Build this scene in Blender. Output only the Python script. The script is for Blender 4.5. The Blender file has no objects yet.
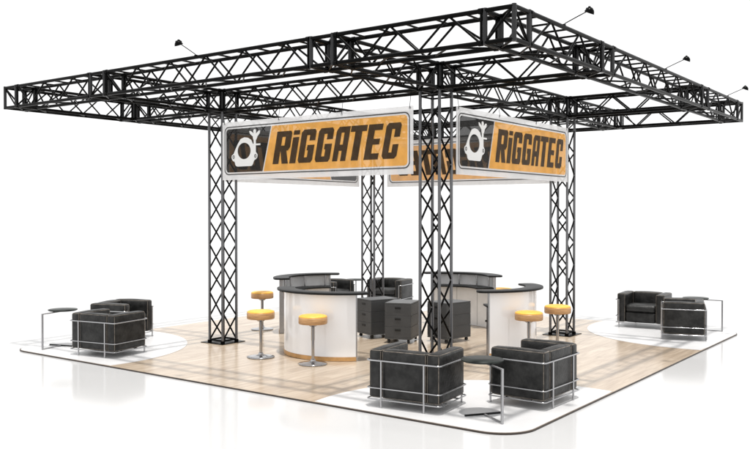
import bpy, bmesh, math, random
from mathutils import Vector, Matrix
R = math.radians
PI = math.pi
rnd = random.Random(7)
SC = bpy.context.scene
COL = SC.collection

# ------------------------------------------------------------------ camera
cam = bpy.data.cameras.new('camera')
cam_o = bpy.data.objects.new('camera', cam); COL.objects.link(cam_o)
cam.sensor_width = 36.0
cam.lens = 36.0 * 841.0 / 750.0
cam.clip_end = 2000
cam_o.location = (-8.231, -4.194, 2.427)
cam_o.rotation_euler = (PI / 2 - 0.0143, 0, 0.6359 - PI / 2)
SC.camera = cam_o

# ------------------------------------------------------------------ world and lamp (white studio)
w = bpy.data.worlds.new('World'); SC.world = w
w.use_nodes = True
bg = w.node_tree.nodes['Background']
bg.inputs['Color'].default_value = (1, 1, 1, 1)
bg.inputs['Strength'].default_value = 1.0
ld = bpy.data.lights.new('studio_lamp', 'AREA')
ld.shape = 'DISK'; ld.size = 15
ld.color = (1.0, 0.97, 0.93)
ld.energy = 27000 * 25 * 2.78 * 1.45
lo = bpy.data.objects.new('studio_lamp', ld); COL.objects.link(lo)
lo.location = (-40, -43, 500)
lo.rotation_euler = (Vector((5, 5, 0)) - Vector(lo.location)).to_track_quat('-Z', 'Y').to_euler()
SC.view_settings.view_transform = 'Standard'
SC.view_settings.look = 'None'
SC.view_settings.gamma = 1
SC.view_settings.exposure = 0.2

# ------------------------------------------------------------------ materials
def new_mat(name):
    m = bpy.data.materials.new(name); m.use_nodes = True
    nt = m.node_tree
    return m, nt, nt.nodes['Principled BSDF']

def mat(name, col, rough=0.5, metal=0.0, spec=0.5, bump=0.0, bscale=60, var=0.0, vscale=6, coat=0.0, trans=0.0):
    m, nt, p = new_mat(name)
    p.inputs['Base Color'].default_value = (*col, 1)
    p.inputs['Roughness'].default_value = rough
    p.inputs['Metallic'].default_value = metal
    p.inputs['Specular IOR Level'].default_value = spec
    p.inputs['Coat Weight'].default_value = coat
    p.inputs['Coat Roughness'].default_value = 0.08
    tc = nt.nodes.new('ShaderNodeTexCoord')
    if var:
        n = nt.nodes.new('ShaderNodeTexNoise'); n.inputs['Scale'].default_value = vscale; n.inputs['Detail'].default_value = 5
        nt.links.new(tc.outputs['Object'], n.inputs['Vector'])
        mx = nt.nodes.new('ShaderNodeMix'); mx.data_type = 'RGBA'
        mx.inputs[6].default_value = (*[c * (1 - var) for c in col], 1)
        mx.inputs[7].default_value = (*[min(1, c * (1 + var)) for c in col], 1)
        cr = nt.nodes.new('ShaderNodeValToRGB'); cr.color_ramp.elements[0].position = .35; cr.color_ramp.elements[1].position = .65
        nt.links.new(n.outputs['Fac'], cr.inputs['Fac']); nt.links.new(cr.outputs['Color'], mx.inputs[0])
        nt.links.new(mx.outputs[2], p.inputs['Base Color'])
    if bump:
        n2 = nt.nodes.new('ShaderNodeTexNoise'); n2.inputs['Scale'].default_value = bscale; n2.inputs['Detail'].default_value = 6
        nt.links.new(tc.outputs['Object'], n2.inputs['Vector'])
        b = nt.nodes.new('ShaderNodeBump'); b.inputs['Strength'].default_value = bump; b.inputs['Distance'].default_value = 0.01
        nt.links.new(n2.outputs['Fac'], b.inputs['Height']); nt.links.new(b.outputs['Normal'], p.inputs['Normal'])
    if trans:
        t = nt.nodes.new('ShaderNodeBsdfTransparent'); ms = nt.nodes.new('ShaderNodeMixShader')
        ms.inputs[0].default_value = trans
        nt.links.new(p.outputs[0], ms.inputs[1]); nt.links.new(t.outputs[0], ms.inputs[2])
        nt.links.new(ms.outputs[0], nt.nodes['Material Output'].inputs['Surface'])
    return m

def wood_floor():
    m, nt, p = new_mat('wood_floor')
    N = nt.nodes; L = nt.links
    tc = N.new('ShaderNodeTexCoord')
    br = N.new('ShaderNodeTexBrick')
    br.offset = 0.37; br.offset_frequency = 2
    br.inputs['Scale'].default_value = 1
    br.inputs['Brick Width'].default_value = 1.28; br.inputs['Row Height'].default_value = 0.19
    br.inputs['Mortar Size'].default_value = 0.0016; br.inputs['Mortar Smooth'].default_value = 0.3
    br.inputs['Color1'].default_value = (0.375, 0.302, 0.228, 1)
    br.inputs['Color2'].default_value = (0.45, 0.375, 0.292, 1)
    br.inputs['Mortar'].default_value = (0.29, 0.23, 0.17, 1)
    L.new(tc.outputs['Object'], br.inputs['Vector'])
    mp = N.new('ShaderNodeMapping'); mp.inputs['Scale'].default_value = (1.0, 9, 1)
    L.new(tc.outputs['Object'], mp.inputs['Vector'])
    n = N.new('ShaderNodeTexNoise'); n.inputs['Scale'].default_value = 1.6; n.inputs['Detail'].default_value = 9; n.inputs['Distortion'].default_value = 0.8
    L.new(mp.outputs[0], n.inputs['Vector'])
    cr = N.new('ShaderNodeValToRGB')
    cr.color_ramp.elements[0].position = 0.3; cr.color_ramp.elements[0].color = (0.80, 0.77, 0.74, 1)
    cr.color_ramp.elements[1].position = 0.66; cr.color_ramp.elements[1].color = (1.08, 1.08, 1.08, 1)
    L.new(n.outputs['Fac'], cr.inputs['Fac'])
    mx = N.new('ShaderNodeMix'); mx.data_type = 'RGBA'; mx.blend_type = 'MULTIPLY'; mx.inputs[0].default_value = 1
    L.new(br.outputs['Color'], mx.inputs[6]); L.new(cr.outputs['Color'], mx.inputs[7])
    L.new(mx.outputs[2], p.inputs['Base Color'])
    p.inputs['Roughness'].default_value = 0.2
    p.inputs['Specular IOR Level'].default_value = 0.22
    b = N.new('ShaderNodeBump'); b.inputs['Strength'].default_value = 0.06; b.inputs['Distance'].default_value = 0.003
    L.new(n.outputs['Fac'], b.inputs['Height']); L.new(b.outputs['Normal'], p.inputs['Normal'])
    return m

def stool_wood():
    m, nt, p = new_mat('stool_wood')
    N = nt.nodes; L = nt.links
    tc = N.new('ShaderNodeTexCoord')
    mp = N.new('ShaderNodeMapping'); mp.inputs['Scale'].default_value = (3, 3, 34)
    L.new(tc.outputs['Object'], mp.inputs['Vector'])
    n = N.new('ShaderNodeTexNoise'); n.inputs['Scale'].default_value = 2.2; n.inputs['Detail'].default_value = 8
    L.new(mp.outputs[0], n.inputs['Vector'])
    cr = N.new('ShaderNodeValToRGB')
    cr.color_ramp.elements[0].position = .32; cr.color_ramp.elements[0].color = (0.34, 0.18, 0.075, 1)
    cr.color_ramp.elements[1].position = .68; cr.color_ramp.elements[1].color = (0.58, 0.33, 0.14, 1)
    L.new(n.outputs['Fac'], cr.inputs['Fac']); L.new(cr.outputs['Color'], p.inputs['Base Color'])
    p.inputs['Roughness'].default_value = 0.35
    return m

M = dict(
    ground=mat('studio_ground', (0.48, 0.48, 0.482), 0.12, spec=0.2),
    wood=wood_floor(),
    edge=mat('floor_edge', (0.035, 0.025, 0.02), 0.5),
    carpet=mat('white_carpet', (0.56, 0.56, 0.565), 0.35, spec=0.3, var=0.05, vscale=1.5, bump=0.15, bscale=250),
    black=mat('black_truss_paint', (0.001, 0.001, 0.001), 0.28, spec=0.07),
    post=mat('block_post_paint', (0.035, 0.035, 0.036), 0.35, metal=0.6, spec=0.3),
    chord=mat('column_tube', (0.145, 0.145, 0.15), 0.22, metal=0.9, spec=0.4),
    leather=mat('black_leather', (0.0125, 0.0125, 0.012), 0.40, spec=0.36, bump=0.5, bscale=28, var=0.8, vscale=9),
    piping=mat('worn_piping', (0.16, 0.135, 0.11), 0.5, var=0.4, vscale=20),
    chrome=mat('chrome', (0.42, 0.42, 0.43), 0.16, metal=1.0),
    steel=mat('brushed_steel', (0.40, 0.40, 0.41), 0.34, metal=0.9, var=0.06, vscale=30),
    inner=mat('grey_panel', (0.84, 0.84, 0.84), 0.35, metal=0.0, var=0.05, vscale=4),
    white=mat('white_gloss', (0.93, 0.935, 0.95), 0.05, spec=0.55, coat=0.4),
    slab=mat('dark_laminate', (0.011, 0.0115, 0.012), 0.45, spec=0.15, var=0.15, vscale=12),
    kick=mat('orange_kick', (0.55, 0.31, 0.12), 0.4, var=0.15, vscale=9),
    yellow=mat('yellow_cushion', (0.80, 0.43, 0.06), 0.45, bump=0.1, bscale=40, var=0.08, vscale=8),
    swood=stool_wood(),
    cabinet=mat('cabinet_grey', (0.062, 0.064, 0.066), 0.42, spec=0.4, var=0.08, vscale=5),
    carcass=mat('carcass_grey', (0.22, 0.22, 0.22), 0.4),
    hollow=mat('dark_recess', (0.008, 0.008, 0.008), 0.5),
    rubber=mat('rubber', (0.012, 0.012, 0.012), 0.6),
    disc=mat('dark_table_top', (0.016, 0.020, 0.018), 0.4, spec=0.2, var=0.3, vscale=10),
    lens=mat('lamp_lens', (0.25, 0.25, 0.25), 0.1, spec=0.6),
    cloth=mat('banner_cloth', (0.84, 0.84, 0.845), 0.6, spec=0.15, trans=0.36, var=0.04, vscale=2),
    orange=mat('banner_orange', (0.84, 0.44, 0.105), 0.6, spec=0.15, trans=0.30, var=0.09, vscale=5),
    ink=mat('banner_black', (0.014, 0.013, 0.012), 0.5, spec=0.2, trans=0.24, var=0.6, vscale=6),
    panel_ink=mat('banner_dark_panel', (0.014, 0.013, 0.012), 0.5, spec=0.2, trans=0.30, var=0.5, vscale=5),
    print_white=mat('banner_white', (0.80, 0.80, 0.79), 0.6, spec=0.15, trans=0.05),
)

# ------------------------------------------------------------------ helpers
class MB:
    def __init__(self): self.v = []; self.f = []; self.s = []
    def add(self, vs, fs, smooth=False):
        o = len(self.v); self.v += [tuple(p) for p in vs]
        self.f += [tuple(i + o for i in f) for f in fs]; self.s += [smooth] * len(fs); return self
    def box(self, x0, x1, y0, y1, z0, z1):
        vs = [(x, y, z) for z in (z0, z1) for y in (y0, y1) for x in (x0, x1)]
        return self.add(vs, [(0, 2, 3, 1), (4, 5, 7, 6), (0, 1, 5, 4), (2, 6, 7, 3), (0, 4, 6, 2), (1, 3, 7, 5)])
    def tube(self, a, b, r, n=8, caps=True):
        a = Vector(a); b = Vector(b); d = (b - a).normalized()
        u = d.orthogonal().normalized(); v = d.cross(u)
        vs = []
        for p in (a, b):
            for k in range(n):
                t = 2 * PI * k / n
                vs.append(p + u * math.cos(t) * r + v * math.sin(t) * r)
        self.add(vs, [(k, (k + 1) % n, n + (k + 1) % n, n + k) for k in range(n)], True)
        if caps:
            self.add(vs, [tuple(range(n))[::-1], tuple(range(n, 2 * n))])
        return self
    def path(self, pts, r, n=8, closed=False):
        # a bent tube with mitred joints
        P = [Vector(p) for p in pts]; N_ = len(P)
        rings = []
        up = None
        for i, p in enumerate(P):
            if closed: d = (P[(i + 1) % N_] - P[i - 1]).normalized()
            elif i == 0: d = (P[1] - p).normalized()
            elif i == N_ - 1: d = (p - P[i - 1]).normalized()
            else: d = ((P[i + 1] - p).normalized() + (p - P[i - 1]).normalized()).normalized()
            if up is None: up = d.orthogonal().normalized()
            up = (up - d * up.dot(d))
            up = up.normalized() if up.length > 1e-5 else d.orthogonal().normalized()
            v = d.cross(up)
            rings.append([p + up * math.cos(2 * PI * k / n) * r + v * math.sin(2 * PI * k / n) * r for k in range(n)])
        vs = [q for ring in rings for q in ring]; fs = []
        m = N_ if closed else N_ - 1
        for i in range(m):
            j = (i + 1) % N_
            for k in range(n):
                fs.append((i * n + k, i * n + (k + 1) % n, j * n + (k + 1) % n, j * n + k))
        self.add(vs, fs, True)
        if not closed:
            self.add(rings[0], [tuple(range(n))[::-1]]); self.add(rings[-1], [tuple(range(n))])
        return self
    def lathe(self, prof, n=40, c=(0, 0)):
        vs = []; 
        for r, z in prof:
            for k in range(n):
                t = 2 * PI * k / n; vs.append((c[0] + r * math.cos(t), c[1] + r * math.sin(t), z))
        fs = []
        for i in range(len(prof) - 1):
            for k in range(n):
                fs.append((i * n + k, i * n + (k + 1) % n, (i + 1) * n + (k + 1) % n, (i + 1) * n + k))
        self.add(vs, fs, True)
        return self
    def prism(self, poly, z0, z1):
        n = len(poly)
        self.add([(x, y, z0) for x, y in poly] + [(x, y, z1) for x, y in poly],
                 [tuple(range(n))[::-1], tuple(range(n, 2 * n))] + [(k, (k + 1) % n, n + (k + 1) % n, n + k) for k in range(n)])
        return self
    def arc(self, r0, r1, a0, a1, z0, z1, n=40):
        pts = []
        for k in range(n + 1):
            a = a0 + (a1 - a0) * k / n
            pts.append((math.cos(a), math.sin(a)))
        vs = []
        for c, s in pts:
            vs += [(r0 * c, r0 * s, z0), (r1 * c, r1 * s, z0), (r1 * c, r1 * s, z1), (r0 * c, r0 * s, z1)]
        fs = []
        for k in range(n):
            o = 4 * k
            for e in range(4):
                fs.append((o + e, o + 4 + e, o + 4 + (e + 1) % 4, o + (e + 1) % 4))
        fs += [(0, 1, 2, 3), (4 * n + 3, 4 * n + 2, 4 * n + 1, 4 * n)]
        self.add(vs, fs)
        return self
    def xform(self, mx):
        self.v = [tuple(mx @ Vector(p)) for p in self.v]; return self
    def build(self, name, m, parent=None, bevel=0, seg=2, auto=None):
        me = bpy.data.meshes.new(name)
        me.from_pydata(self.v, [], self.f); me.update()
        me.polygons.foreach_set('use_smooth', self.s)
        bm = bmesh.new(); bm.from_mesh(me)
        if bevel:
            es = [e for e in bm.edges if len(e.link_faces) == 2 and e.calc_face_angle(0) > 0.6]
            bmesh.ops.bevel(bm, geom=es, offset=bevel, segments=seg, profile=0.5, affect='EDGES')
        bmesh.ops.recalc_face_normals(bm, faces=bm.faces)
        bm.to_mesh(me); bm.free()
        if auto is not None:
            for p in me.polygons: p.use_smooth = True
            me.set_sharp_from_angle(angle=R(auto))
        me.materials.append(M[m] if isinstance(m, str) else m)
        o = bpy.data.objects.new(name, me); COL.objects.link(o)
        if parent: o.parent = parent
        return o

def thing(name, label, cat, loc=(0, 0, 0), rz=0.0, group=None):
    o = bpy.data.objects.new(name, None); COL.objects.link(o)
    o.empty_display_size = 0.2
    o.location = loc; o.rotation_euler = (0, 0, rz)
    o['label'] = label; o['category'] = cat
    if group: o['group'] = group
    return o

def structure(o):
    o['kind'] = 'structure'; return o

def copy_tree(o, parent=None):
    c = o.copy(); COL.objects.link(c); c.parent = parent
    for ch in o.children: copy_tree(ch, c)
    return c

def rounded_rect(x0, x1, y0, y1, r, n=12):
    p = []
    for cx, cy, a in ((x1 - r, y1 - r, 0), (x0 + r, y1 - r, PI / 2), (x0 + r, y0 + r, PI), (x1 - r, y0 + r, 1.5 * PI)):
        for k in range(n + 1):
            t = a + PI / 2 * k / n
            p.append((cx + r * math.cos(t), cy + r * math.sin(t)))
    return p

# ------------------------------------------------------------------ ground, booth floor, white corner carpets
g = MB(); 
g.add([(5 + 150 * math.cos(2 * PI * k / 96), 5 + 150 * math.sin(2 * PI * k / 96), -0.022) for k in range(96)], [tuple(range(96))])
structure(g.build('ground', 'ground'))
F0, F1, FR = -0.06, 9.95, 0.46
structure(MB().prism(rounded_rect(F0, F1, F0, F1, FR), -0.021, -0.002).build('floor_edge', 'edge'))
structure(MB().prism(rounded_rect(F0 + .012, F1 - .012, F0 + .012, F1 - .012, FR), -0.0215, 0.0).build('floor', 'wood'))
def floor_dist(px, py, dx, dy):
    lo_, hi = 0.0, 20.0
    def inside(x, y):
        a, b, r = F0 + .016, F1 - .016, FR
        if not (a <= x <= b and a <= y <= b): return False
        cx = min(max(x, a + r), b - r); cy = min(max(y, a + r), b - r)
        return (x - cx) ** 2 + (y - cy) ** 2 <= r * r
    for _ in range(40):
        m_ = (lo_ + hi) / 2
        if inside(px + dx * m_, py + dy * m_): lo_ = m_
        else: hi = m_
    return lo_
for cx, cy in ((.4, .4), (.4, 9.5), (9.5, .4), (9.5, 9.5)):
    poly = []
    for k in range(180):
        a = 2 * PI * k / 180
        d = min(2.46, floor_dist(cx, cy, math.cos(a), math.sin(a)))
        poly.append((cx + d * math.cos(a), cy + d * math.sin(a)))
    structure(MB().prism(poly, 0.0005, 0.004).build('carpet', 'carpet'))

# ------------------------------------------------------------------ truss
S = 0.41; CR = 0.0265; BR_ = 0.0145
GL = [0.0, 2.54, 7.245, 9.80]       # lower edges of the four truss lines
Z0 = 4.284
def chord_offsets(): 
    h = S / 2 - CR
    return [(-h, -h), (h, -h), (h, h), (-h, h)]

def beam(length, halves, parent, loc, rz, sgn_far=-1, shift=0.12):
    """horizontal truss along local x from 0 to length, centred on y = 0, z = 0"""
    h = S / 2 - CR
    b = MB()
    st = length / halves
    e = 0.03
    for s in (-1, 1):                                 # vertical faces, both in the same phase
        for k in range(halves):
            x0 = e + (length - 2 * e) * k / halves; x1 = e + (length - 2 * e) * (k + 1) / halves
            za, zb = (-h, h) if k % 2 == 0 else (h, -h)
            if s == sgn_far:
                x1 = min(x1 + shift, length - e); x0 = x0 + shift if k else x0
            b.tube((x0, s * h, za), (x1, s * h, zb), BR_, 6, False)
    for s in (-1, 1):                                 # horizontal faces
        for k in range(halves):
            x0 = e + (length - 2 * e) * k / halves; x1 = e + (length - 2 * e) * (k + 1) / halves
            ya, yb = (-h, h) if (k + (s > 0)) % 2 == 0 else (h, -h)
            if s < 0: b.tube((x0, ya, s * h), (x1, yb, s * h), BR_ * .9, 6, False)
            else: b.tube(((x0 + x1) / 2, -h, s * h), ((x0 + x1) / 2, h, s * h), BR_ * .9, 6, False)
    for x in (0.022, length - 0.022):                 # end frames
        b.tube((x, -h, -h), (x, -h, h), BR_ * 1.15, 6, False); b.tube((x, h, -h), (x, h, h), BR_ * 1.15, 6, False)
        b.tube((x, -h, -h), (x, h, -h), BR_ * 1.15, 6, False); b.tube((x, -h, h), (x, h, h), BR_ * 1.15, 6, False)
    o = b.build('truss_beam', 'black', parent)
    o.location = loc; o.rotation_euler = (0, 0, rz)
    for y, z in chord_offsets():
        c = MB().tube((0.004, y, z), (length - 0.004, y, z), CR, 10)
        for x in (0.03, length - 0.03):               # couplers
            c.tube((x - .03 if x < 1 else x - .024, y, z), (x + .024 if x < 1 else x + .03, y, z), CR * 1.28, 10)
        c.build('chord', 'black', o)
    return o

roof = thing('roof_truss', 'black square lattice truss roof of crossing beams resting on the four column trusses', 'truss', (5.1, 5.1, Z0))
zc = S / 2
off = Vector((-5.1, -5.1, 0))
for gi in range(4):
    for k in range(3):
        a0 = GL[k] + S; L_ = GL[k + 1] - a0
        hv = 11 if k == 1 else 5
        beam(L_, hv, roof, Vector((a0, GL[gi] + S / 2, zc)) + off, 0)
        beam(L_, hv, roof, Vector((GL[gi] + S / 2, a0, zc)) + off, PI / 2)
for i in range(4):
    for j in range(4):
        b = MB(); h = S / 2 - CR
        cs = chord_offsets()
        for z in (-h, h):
            for k in range(4):
                b.tube((*cs[k], z), (*cs[(k + 1) % 4], z), CR, 8)
            b.tube((*cs[0], z), (*cs[2], z), BR_, 6, False)
        for k in range(4):
            s_ = 1 if (i + j + k) % 2 else -1
            b.tube((*cs[k], -h * s_), (*cs[(k + 1) % 4], h * s_), BR_, 6, False)
        o = b.build('corner_block', 'black', roof)
        for x, y in cs: MB().tube((x, y, -h - CR), (x, y, h + CR), CR * 1.02, 10).build('post', 'post', o)
        o.location = Vector((GL[i] + S / 2, GL[j] + S / 2, zc)) + off

def column(x, y, label):
    t = thing('truss_column', label, 'truss column', (x, y, 0), 0, 'column trusses carrying the roof')
    h = 0.40 / 2 - CR
    cs = [(-h, -h), (h, -h), (h, h), (-h, h)]
    p = MB().box(-.29, .29, -.29, .29, 0.0005, 0.012)
    for cx, cy in cs: p.tube((cx, cy, .012), (cx, cy, .05), CR * 1.5, 12)
    p.build('base_plate', 'black', t, bevel=0)
    for cx, cy in cs:
        MB().tube((cx, cy, .012), (cx, cy, Z0 + .002), CR * .95, 12).build('chord', 'chord', t)
    b = MB(); HH = 0.445
    for k4 in range(4):
        a = cs[k4]; c = cs[(k4 + 1) % 4]
        ph = 0 if k4 < 2 else 1
        for k in range(9):
            z0 = .05 + k * HH; z1 = z0 + HH
            if k4 in (0, 1): p_, q_ = (a, c) if k % 2 == 0 else (c, a)
            else: p_, q_ = (a, c) if k % 2 == 0 else (c, a)
            b.tube((*p_, z0), (*q_, z1), BR_ * 1.1, 8, False)
        b.tube((*a, .05), (*c, .05), BR_ * 1.2, 6, False)
        b.tube((*a, Z0 - .08), (*c, Z0 - .08), BR_, 6, False)
    b.build('bracing', 'black', t)
    return t
CA, CB = 2.745, 7.45
column(CA, CA, 'black lattice column nearest the viewer, between the two big front banners')
column(CA, CB, 'black lattice column standing alone at the left, behind the left end of the front banner')
column(CB, CA, 'black lattice column at the right, behind the two orange stools')
column(CB, CB, 'black lattice column at the back, seen behind the grey drawer units')

# ------------------------------------------------------------------ floodlights on the roof
def flood(loc, rz, label):
    t = thing('floodlight', label, 'floodlight', loc, rz, 'floodlights on arms along the roof')
    a = MB().path([(0.02, 0, -.02), (-.02, 0, .012), (-.17, 0, .07), (-.285, 0, .112)], .0065, 8)
    a.box(-.02, .045, -.02, .02, -.03, .004)
    a.build('arm', 'black', t)
    hd = MB()
    prof = [(0.0, .052), (.022, .049), (.042, .036), (.054, .016), (.060, -.004), (.064, -.012), (.056, -.012), (.03, -.004), (.0, -.003)]
    hd.lathe(prof, 20)
    hd.xform(Matrix.Rotation(R(-24), 4, 'Y'))
    hd.box(-.012, .012, -.012, .012, .035, .066)
    for k in range(-2, 3): hd.box(.014 * k - .002, .014 * k + .002, -.035, .035, .03, .056 - abs(k) * .004)
    o = hd.build('lamp_head', 'black', t); o.location = (-.325, 0, .105)
    l = MB().lathe([(0, -.006), (.05, -.008)], 20); l.xform(Matrix.Rotation(R(-24), 4, 'Y'))
    o2 = l.build('lens', 'lens', o)
    return t
zt = Z0 + S
flood((0.02, 5.10, zt), 0, 'small black floodlight on a slim arm above the left roof edge')
flood((1.31, 0.02, zt), PI / 2, 'small black floodlight on an arm nearest the front roof corner')
flood((5.19, 0.02, zt), PI / 2, 'small black floodlight on an arm halfway along the right roof edge')
flood((9.0, 0.02, zt), PI / 2, 'small black floodlight on an arm near the far right roof corner')

# ------------------------------------------------------------------ banners
BW, BH = 4.20, 1.05
def poly_mesh(polys, holes_bridge, t):
    b = MB()
    for p in polys:
        n = len(p)
        b.add([(x, -t, z) for x, z in p] + [(x, t, z) for x, z in p],
              [tuple(range(n)), tuple(range(n, 2 * n))[::-1]] + [(k, n + k, n + (k + 1) % n, (k + 1) % n) for k in range(n)])
    return b
def ring(outer, inner, t, b=None):
    b = b or MB(); n = len(outer)
    vs = [(x, -t, z) for x, z in outer] + [(x, -t, z) for x, z in inner] + [(x, t, z) for x, z in outer] + [(x, t, z) for x, z in inner]
    fs = []
    for k in range(n):
        j = (k + 1) % n
        fs += [(k, j, n + j, n + k), (2 * n + k, 3 * n + k, 3 * n + j, 2 * n + j), (k, 2 * n + k, 2 * n + j, j), (n + k, n + j, 3 * n + j, 3 * n + k)]
    b.add(vs, fs); return b
def resample(pts, n=48):
    P = [Vector(p) for p in pts]; L_ = [0]
    for i in range(len(P)): L_.append(L_[-1] + (P[(i + 1) % len(P)] - P[i]).length)
    out = []
    for k in range(n):
        d = L_[-1] * k / n
        for i in range(len(P)):
            if L_[i] <= d < L_[i + 1] + 1e-9:
                f = (d - L_[i]) / max(1e-9, L_[i + 1] - L_[i]); q = P[i].lerp(P[(i + 1) % len(P)], f); out.append((q.x, q.y)); break
    return out
# letters on a 0..w by 0..1 grid, strokes as convex pieces
def letter(ch):
    q = []
    def r(x0, x1, y0, y1): q.append([(x0, y0), (x1, y0), (x1, y1), (x0, y1)])
    K = .235; T_ = .175
    if ch == 'R':
        w_ = .60; r(0, K, 0, 1); r(K, .49, 1 - T_, 1); q.append([(.49, 1 - T_), (.60, 1 - T_), (.60, .93), (.55, 1), (.49, 1)])
        r(.365, .60, .56, 1 - T_); r(K, .365, .40, .56); q.append([(.365, .40), (.53, .40), (.60, .50), (.60, .56), (.365, .56)])
        q.append([(.235, .40), (.365, 0), (.61, 0), (.47, .40)])
    elif ch == 'i':
        w_ = .25; r(0, .25, 0, .79); r(0, .25, .865, 1)
    elif ch == 'G':
        w_ = .58; q.append([(0, .09), (.06, 0), (K, 0), (K, 1), (.08, 1), (0, .91)])
        r(K, .50, 1 - T_, 1); q.append([(.50, .66), (.58, .66), (.58, .92), (.52, 1), (.50, 1)]); r(.35, .50, .66, 1 - T_)
        r(K, .35, 0, T_ - .01); q.append([(.35, 0), (.52, 0), (.58, .08), (.58, .53), (.35, .53)]); r(.30, .35, .37, .53)
    elif ch == 'A':
        w_ = .60; q.append([(0, 0), (K, 0), (K, 1), (.10, 1), (0, .88)]); r(K, .365, 1 - T_, 1)
        q.append([(.365, 0), (.60, 0), (.60, 1), (.365, 1)]); r(K, .365, .30, .48)
    elif ch == 'T':
        w_ = .58; r(0, .58, 1 - T_, 1); r(.17, .42, 0, 1 - T_)
    elif ch == 'E':
        w_ = .50; r(0, K, 0, 1); r(K, .50, 1 - T_, 1); r(K, .46, .42, .585); r(K, .50, 0, T_)
    elif ch == 'C':
        w_ = .56; q.append([(0, .09), (.08, 0), (K, 0), (K, 1), (.08, 1), (0, .91)])
        r(K, .50, 1 - T_, 1); q.append([(.50, .60), (.56, .60), (.56, .92), (.50, 1)]); r(.345, .50, .60, 1 - T_)
        r(K, .48, 0, T_); q.append([(.48, 0), (.56, .08), (.56, .40), (.48, .40)]); r(.345, .48, T_, .40)
    return q, w_
def banner(loc, rz, label):
    """local x runs along the writing, z up, the print faces local -y"""
    t = thing('banner', label, 'banner', loc, rz, 'printed banners between the columns')
    clo = ring(rounded_rect(0, BW, 0, BH, .002, 8), rounded_rect(.102, 4.093, .137, .918, .065, 8), .004)
    dv = [(1.015 + (z - .11) * .265 + dx, z) for z, dx in ((.137, -.0125), (.137, .0125), (.918, .0125), (.918, -.0125))]
    sub = poly_mesh([dv], None, .0038); clo.add(sub.v, sub.f)
    clo.build('cloth', 'cloth', t)
    o1 = rounded_rect(.055, 4.14, .09, .965, .10, 8); i1 = rounded_rect(.073, 4.122, .108, .947, .085, 8)
    ring(o1, i1, .0052).build('outline', 'ink', t)
    # orange field and black logo panel, split by a slanted gap
    o2 = rounded_rect(.100, 4.095, .135, .920, .065, 8)
    def clip(poly, sgn, offx):
        def d(p): return sgn * ((p[0] - offx) - (1.015 + (p[1] - .11) * .265))
        out = []
        for a, b in zip(poly, poly[1:] + poly[:1]):
            da, db = d(a), d(b)
            if da >= 0: out.append(a)
            if (da >= 0) != (db >= 0):
                f = da / (da - db); out.append((a[0] + (b[0] - a[0]) * f, a[1] + (b[1] - a[1]) * f))
        return out
    poly_mesh([clip(o2, 1, .012)], None, .0052).build('orange_field', 'orange', t)
    lp = poly_mesh([clip(o2, -1, -.012)], None, .0052).build('logo_panel', 'panel_ink', t)
    # white clamp emblem
    cxl, czl = .562, .50
    outer = [(.335, .255), (.385, .237), (.735, .237), (.775, .262), (.80, .335), (.865, .36), (.893, .41), (.888, .455), (.845, .478), (.790, .60),
             (.735, .70), (.65, .745), (.56, .755), (.47, .730), (.398, .645), (.340, .555), (.292, .470), (.243, .440), (.235, .40), (.262, .345), (.32, .325)]
    n = 64; oo = []; ii = []
    rs = resample(outer, 200)
    for k in range(n):
        a = 2 * PI * k / n
        best = min(rs, key=lambda p: abs((math.atan2(p[1] - czl, p[0] - cxl) - a + PI) % (2 * PI) - PI))
        oo.append(best)
        ii.append((cxl - .006 + .163 * math.cos(a), czl + .012 + .147 * math.sin(a)))
    em = ring(oo, ii, .0062)
    def P_(pts, tt=.0062): 
        m_ = poly_mesh([pts], None, tt); em.add(m_.v, m_.f)
    P_([(.795, .46), (.848, .46), (.848, .70), (.795, .70)], .0066)
    P_([(.745, .628), (.745, .600), (.958, .600), (.958, .628)], .0071)
    P_([(.775, .745), (.79, .695), (.855, .695), (.885, .745), (.87, .79), (.79, .79)], .0069)
    P_([(.80, .74), (.70, .815), (.685, .86), (.72, .862), (.835, .78)], .0064)
    P_([(.80, .76), (.785, .86), (.805, .885), (.838, .885), (.855, .86), (.85, .76)], .0074)
    P_([(.815, .78), (.925, .862), (.955, .855), (.945, .81), (.87, .74)], .0058)
    em.build('emblem', 'print_white', lp)
    ey = MB()
    for ex in (.290, .838):
        c1 = [(ex + .028 * math.cos(2 * PI * k / 16), .412 + .033 * math.sin(2 * PI * k / 16)) for k in range(16)]
        c2 = [(ex + .013 * math.cos(2 * PI * k / 16), .412 + .016 * math.sin(2 * PI * k / 16)) for k in range(16)]
        ring(c1, c2, .0078, ey)
    ey.build('bolt_mark', 'ink', lp)
    # lettering
    H_ = .560; Z_ = .250; sh = .215
    polys = []
    for ch, x0, x1 in (('R', 1.250, 1.605), ('i', 1.640, 1.780), ('G', 1.825, 2.150), ('G', 2.205, 2.530), ('A', 2.590, 2.868), ('T', 2.885, 3.215), ('E', 3.240, 3.525), ('C', 3.590, 3.880)):
        q, w_ = letter(ch); k = (x1 - x0) / w_
        for p in q: polys.append([(x0 + x * k + y * H_ * sh, Z_ + y * H_) for x, y in p])
    poly_mesh(polys, None, .0062).build('lettering', 'ink', t)
    for x in (.06, 1.40, 2.80, BW - .06):
        MB().lathe([(.010, -.006), (.020, -.006), (.020, .006), (.010, .006), (.010, -.006)], 14).xform(Matrix.Translation((x, 0, BH - .03)) @ Matrix.Rotation(PI / 2, 4, 'X')).build('eyelet', 'chrome', t)
        MB().path([(x, -.008, BH - .03), (x, -.010, BH + .01), (x, 0, BH + .05), (x, .03, Z0 - 3.018 + .01)], .004, 6).build('tie', 'black', t)
    return t
zb = 3.018
banner((2.525, 7.215, zb), -PI / 2, 'large orange and black banner with white clamp emblem at front left')
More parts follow.
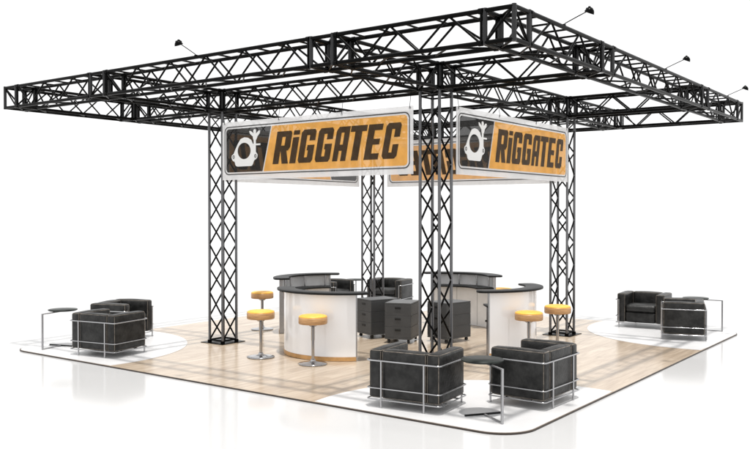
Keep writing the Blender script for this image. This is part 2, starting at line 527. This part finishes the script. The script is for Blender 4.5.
banner((2.985, 2.525, zb), 0, 'orange and black banner on the right, between nearest column and right column')
banner((7.215, 7.665, zb), PI, 'banner at the back left seen in reverse, mostly hidden behind the front left banner')
banner((7.665, 2.985, zb), PI / 2, 'banner at the back right seen in reverse behind the nearest column')

# ------------------------------------------------------------------ counters
def counter(loc, rz, label):
    """arc centre at the origin, bulging towards local -x"""
    t = thing('counter', label, 'counter', loc, rz, 'curved reception counters')
    A = R(48.8); c0, c1 = PI - A, PI + A
    MB().arc(1.030, 1.050, c0, c1, .072, 1.088, 56).build('front_panel', 'white', t, auto=40)
    MB().arc(1.028, 1.056, c0 - .004, c1 + .004, .0045, .070, 56).build('kick_strip', 'kick', t, auto=40)
    inn = MB().arc(.90, 1.028, c0 + .012, c1 - .012, .0045, .828, 40)
    inn.arc(1.008, 1.0285, c0 + .012, c1 - .012, .8285, 1.087, 40)
    ins = inn.build('inner_panel', 'inner', t, auto=40)
    jm = MB()
    for k in range(1, 3):
        a = c0 + (c1 - c0) * k / 3
        m_ = MB().box(.897, .9003, -.002, .002, .02, .82); m_.xform(Matrix.Rotation(a, 4, 'Z')); jm.add(m_.v, m_.f)
    jm.build('panel_joint', 'hollow', ins)
    for s in (c0, c1):
        e = MB().box(.895, 1.051, -.010, .010, .005, .829)
        e.box(.985, 1.051, -.010, .010, .8295, 1.087)
        sg = -1 if s == c0 else 1
        e.xform(Matrix.Rotation(s + sg * .012, 4, 'Z'))
        ep = e.build('end_panel', 'steel', t)
        k_ = MB().tube((.925, 0, .60), (.925, sg * .035, .60), .018, 12); k_.xform(Matrix.Rotation(s + sg * .012, 4, 'Z'))
        k_.build('knob', 'rubber', ep)
    # desk
    MB().arc(.62, 1.006, c0 - .03, c1 + .03, .8295, .862, 56).build('desk', 'slab', t, bevel=.006, auto=50)
    # uprights
    for f in (.06, .36, .64, .94):
        a = c0 + (c1 - c0) * f
        u = MB().tube((.93 * math.cos(a), .93 * math.sin(a), .862), (.93 * math.cos(a), .93 * math.sin(a), 1.089), .018, 14)
        u.build('upright', 'chrome', t)
    # bar top: crescent with rounded outer tips
    ao = R(61); n = 60; outp = []; inp = []
    for k in range(n + 1):
        f = -1 + 2 * k / n; a = PI + ao * f
        e = max(0, (abs(f) - .90) / .10)
        ro = 1.17 - .15 * (1 - math.sqrt(max(0, 1 - e * e)))
        ri = .86 + .02 * e
        outp.append((ro * math.cos(a), ro * math.sin(a))); inp.append((ri * math.cos(a), ri * math.sin(a)))
    b = MB(); z0, z1 = 1.0895, 1.126
    vs = []
    for o_, i_ in zip(outp, inp): vs += [(*i_, z0), (*o_, z0), (*o_, z1), (*i_, z1)]
    fs = []
    for k in range(n):
        o = 4 * k
        for e in range(4): fs.append((o + e, o + 4 + e, o + 4 + (e + 1) % 4, o + (e + 1) % 4))
    fs += [(0, 1, 2, 3), (4 * n + 3, 4 * n + 2, 4 * n + 1, 4 * n)]
    b.add(vs, fs); b.build('bar_top', 'slab', t, bevel=.008, auto=50)
    return t
counter((3.28, 4.97, 0), 0, 'curved glossy white counter with black top at left, two stools in front of it')
counter((4.97, 3.28, 0), PI / 2, 'curved glossy white counter on the right, between nearest column and two stools')
counter((4.97, 6.66, 0), -PI / 2, 'rear left counter showing its grey inner side above the front white counter')
counter((6.66, 4.97, 0), PI, 'rear right counter showing its grey inner side behind the drawer units')

# ------------------------------------------------------------------ stools
def make_stool():
    t = thing('bar_stool', '', 'stool', (0, 0, 0), 0, 'bar stools at the counters')
    MB().lathe([(0, .004), (.225, .004), (.230, .008), (.230, .014), (.222, .019), (.16, .026), (.10, .034), (.052, .046), (.040, .062), (.036, .085), (0, .085)], 48).build('base', 'chrome', t)
    MB().lathe([(.024, .06), (.024, .38), (.0285, .382), (.0285, .60), (.05, .606), (.09, .640), (.09, .652), (0, .652)], 24).build('post', 'chrome', t)
    MB().lathe([(0, .650), (.222, .650), (.230, .657), (.232, .668), (.232, .748), (.228, .757), (0, .757)], 48).build('seat', 'swood', t)
    st = t.children[-1]
    MB().lathe([(.227, .757), (.2285, .766), (.220, .778), (.19, .789), (.13, .796), (.06, .799), (0, .800)], 48).build('cushion', 'yellow', st)
    return t
s0 = make_stool()
stools = [((1.947, 5.697), 'yellow-topped stool at left front, base near the foot of the left white counter'),
          ((1.978, 4.575), 'yellow-topped stool standing directly in front of the left white counter panel'),
          ((4.40, 8.038), 'stool farthest left and farther back, its seat half behind a nearer stool'),
          ((4.46, 2.01), 'yellow-topped stool in front of the right white counter, behind a black armchair'),
          ((5.62, 2.02), 'yellow-topped stool in front of the right lattice column'),
          ((8.04, 4.40), 'far stool whose yellow top peeks out above the right counter')]
for i, ((x, y), lab) in enumerate(stools):
    o = s0 if i == 0 else copy_tree(s0)
    o.location = (x, y, 0); o.rotation_euler = (0, 0, i * 1.1); o['label'] = lab

# ------------------------------------------------------------------ pedestals
def make_pedestal():
    t = thing('drawer_unit', '', 'drawer unit', (0, 0, 0), 0, 'grey drawer units on castors behind the counters')
    hw, hd = .250, .33
    MB().box(-hd, hd, -hw, hw, .075, .105).build('plinth', 'cabinet', t, bevel=.003)
    MB().box(-hd, hd, -hw, hw, .722, .750).build('top', 'cabinet', t, bevel=.004)
    MB().box(-hd + .012, hd - .012, -hw + .012, hw - .012, .104, .723).build('carcass', 'carcass', t)
    for k in range(3):
        z0 = .109 + k * .2045
        d = MB().box(-hd, hd, -hw, hw, z0, z0 + .200).build('drawer', 'cabinet', t, bevel=.004)
        hb = MB().box(hd + .001, hd + .004, -.055, .055, z0 + .118, z0 + .150)
        hb.box(hd + .001, hd + .012, -.058, .058, z0 + .150, z0 + .155)
        hb.build('handle', 'hollow', d)
    for sx in (-1, 1):
        for sy in (-1, 1):
            c = MB().tube((sx * .27, sy * .19 - .018, .034), (sx * .27, sy * .19 + .018, .034), .030, 16)
            c.box(sx * .27 - .018, sx * .27 + .018, sy * .19 - .024, sy * .19 + .024, .056, .076)
            c.build('castor', 'rubber', t)
    return t
p0 = make_pedestal()
peds = [((5.02, 5.52), 2.81, 'grey drawer unit at the left of the three, beside the left white counter'),
        ((4.81, 4.79), 3.48, 'middle grey drawer unit with its three drawers facing the viewer'),
        ((5.36, 4.10), 2.93, 'grey drawer unit behind the nearest lattice column, long side showing at right')]
for i, ((x, y), a, lab) in enumerate(peds):
    o = p0 if i == 0 else copy_tree(p0)
    o.location = (x, y, 0.004); o.rotation_euler = (0, 0, a); o['label'] = lab

# ------------------------------------------------------------------ armchairs
def cushion(name, x0, x1, y0, y1, z0, z1, parent, r=.042, puff=.011, pipe=True, seed=0):
    nx = 8
    me = bpy.data.meshes.new(name); bm = bmesh.new()
    bmesh.ops.create_cube(bm, size=1)
    for v in bm.verts:
        v.co = Vector(((x0 + x1) / 2 + v.co.x * (x1 - x0), (y0 + y1) / 2 + v.co.y * (y1 - y0), (z0 + z1) / 2 + v.co.z * (z1 - z0)))
    bmesh.ops.bevel(bm, geom=list(bm.edges), offset=r, segments=4, profile=.5, affect='EDGES')
    bmesh.ops.subdivide_edges(bm, edges=[e for e in bm.edges if e.calc_length() > .09], cuts=7, use_grid_fill=True)
    cx, cy, cz = (x0 + x1) / 2, (y0 + y1) / 2, (z0 + z1) / 2
    rr = random.Random(seed)
    ph = [rr.uniform(0, 6) for _ in range(6)]
    for v in bm.verts:
        u = (v.co.x - cx) / (x1 - x0) * 2; w_ = (v.co.y - cy) / (y1 - y0) * 2; s = (v.co.z - cz) / (z1 - z0) * 2
        f = lambda a: max(0, 1 - a * a)
        k = puff * (1 + .5 * math.sin(ph[0] + 9 * v.co.x + 5 * v.co.z) * math.sin(ph[1] + 8 * v.co.y))
        v.co.x += k * f(w_) * f(s) * (1 if u > .9 else -1 if u < -.9 else 0)
        v.co.y += k * f(u) * f(s) * (1 if w_ > .9 else -1 if w_ < -.9 else 0)
        v.co.z += k * f(u) * f(w_) * (1 if s > .85 else -1 if s < -.85 else 0)
    bm.to_mesh(me); bm.free()
    for p in me.polygons: p.use_smooth = True
    me.materials.append(M['leather'])
    o = bpy.data.objects.new(name, me); COL.objects.link(o); o.parent = parent
    if pipe:
        b = MB(); q = r * .285; pr = .0050
        X0, X1, Y0, Y1, Z0_, Z1_ = x0 + q, x1 - q, y0 + q, y1 - q, z0 + q, z1 - q
        for z in (Z0_, Z1_):
            pts = []
            for ax, ay, a in ((X1, Y1, 0), (X0, Y1, 1), (X0, Y0, 2), (X1, Y0, 3)):
                rc = .02; ccx = ax + (-rc if a in (0, 3) else rc); ccy = ay + (-rc if a in (0, 1) else rc)
                for kk in range(4):
                    th = a * PI / 2 + kk * PI / 6
                    pts.append((ccx + rc * math.cos(th), ccy + rc * math.sin(th), z))
            b.path(pts, pr, 6, closed=True)
        for ax in (X0, X1):
            for ay in (Y0, Y1):
                b.tube((ax, ay, Z0_ + .01), (ax, ay, Z1_ - .01), pr, 6, False)
        b.build('piping', 'piping', o)
    return o
def make_chair():
    t = thing('armchair', '', 'armchair', (0, 0, 0), 0, 'black leather cube armchairs')
    D, W = .375, .485
    for s in (-1, 1):
        y0, y1 = (W - .172, W) if s > 0 else (-W, -W + .172)
        cushion('armrest', -D, D, y0, y1, .115, .72, t, seed=3 + s)
    cushion('backrest', -D + .001, -D + .175, -W + .175, W - .175, .115, .718, t, seed=7)
    cushion('seat_base', -D + .18, D - .012, -W + .176, W - .176, .117, .335, t, pipe=False, seed=8)
    cushion('seat_cushion', -D + .18, D - .006, -W + .176, W - .176, .337, .485, t, r=.05, puff=.020, pipe=False, seed=9)
    f = MB(); e = .025; tr = .0105
    def U(z, n=5, rc=.05):
        X0, X1, Y0, Y1 = -D - e, D + e, -W - e, W + e
        pts = [(X1, Y0 + .075, z)]
        for ax, ay, a0 in ((X1 - rc, Y0 + rc, 0), (X0 + rc, Y0 + rc, -PI / 2), (X0 + rc, Y1 - rc, -PI), (X1 - rc, Y1 - rc, -1.5 * PI)):
            for k in range(n + 1):
                th = a0 - k / n * PI / 2
                pts.append((ax + rc * math.cos(th), ay + rc * math.sin(th), z))
        pts.append((X1, Y1 - .075, z))
        return pts
    f.path(U(.588), tr, 10); f.path(U(.245), tr * .8, 10); f.path(U(.106), tr * .8, 10)
    f.tube((D + e, -W + .06, .106), (D + e, W - .06, .106), tr * .9, 10)
    for y in (-W - e + .075, W + e - .075): f.tube((D + e, y, 0.004), (D + e, y, .597), tr * 1.15, 12)
    for y in (-.295, .295): f.tube((-D - e - .004, y, 0.004), (-D - e - .004, y, .592), tr * 1.15, 12)
    for x in (-.2, .15): f.tube((x, -W - e, .106), (x, W + e, .106), tr * .9, 8)
    f.build('frame', 'chrome', t)
    return t
ch0 = make_chair()
chairs = [((.60, 1.665), .115, 'black cube armchair left of the front side table, its back towards the viewer'),
          ((1.712, .585), 1.55, 'black cube armchair at the front, right of the small round table'),
          ((.67, 8.07), .178, 'black cube armchair at far left, the nearer of that pair, its back towards the viewer'),
          ((1.85, 9.29), -1.206, 'black cube armchair at far left, the one behind, open side turned right'),
          ((9.55, 1.80), 3.22, 'grey looking armchair at the far right with its seat and front visible'),
          ((8.50, .68), 1.86, 'armchair at the far right seen from its side, beside the round table'),
          ((9.42, 8.36), 3.32, 'black armchair at the back, seen behind the rear column and drawer units'),
          ((8.20, 9.30), -1.45, 'black armchair at the back, just above the left counter top')]
for i, ((x, y), a, lab) in enumerate(chairs):
    o = ch0 if i == 0 else copy_tree(ch0)
    o.location = (x, y, 0.0); o.rotation_euler = (0, 0, a); o['label'] = lab

# ------------------------------------------------------------------ side tables
def make_table():
    """post at the origin, disc towards local +x"""
    t = thing('side_table', '', 'side table', (0, 0, 0), 0, 'small round side tables beside the armchairs')
    MB().box(-.014, .014, -.014, .014, .005, .640).build('post', 'steel', t, bevel=.003)
    MB().box(.0145, .60, -.012, .012, .622, .640).build('arm', 'steel', t, bevel=.003)
    b = MB().box(.0145, .455, -.013, .013, .006, .022)
    b.build('foot_bar', 'steel', t, bevel=.003)
    MB().box(.456, .478, -.255, .255, .005, .026).build('cross_bar', 'slab', t, bevel=.003)
    MB().lathe([(0, .6405), (.235, .6405), (.256, .652), (.258, .660), (.255, .666), (0, .668)], 48).build('table_top', 'disc', t)
    t.children[-1].location = (.52, 0, 0)
    return t
t0 = make_table()
tabs = [((.353, .333), .96, 'small round dark side table on one steel post between the two front armchairs'),
        ((.20, 9.324), .28, 'small round dark side table at the far left edge beside an armchair'),
        ((9.72, .27), 1.62, 'small round dark side table at the far right edge beside an armchair'),
        ((9.75, 9.72), -2.5, 'small round side table at the back between two armchairs')]
for i, ((x, y), a, lab) in enumerate(tabs):
    o = t0 if i == 0 else copy_tree(t0)
    o.location = (x, y, 0.0); o.rotation_euler = (0, 0, a); o['label'] = lab
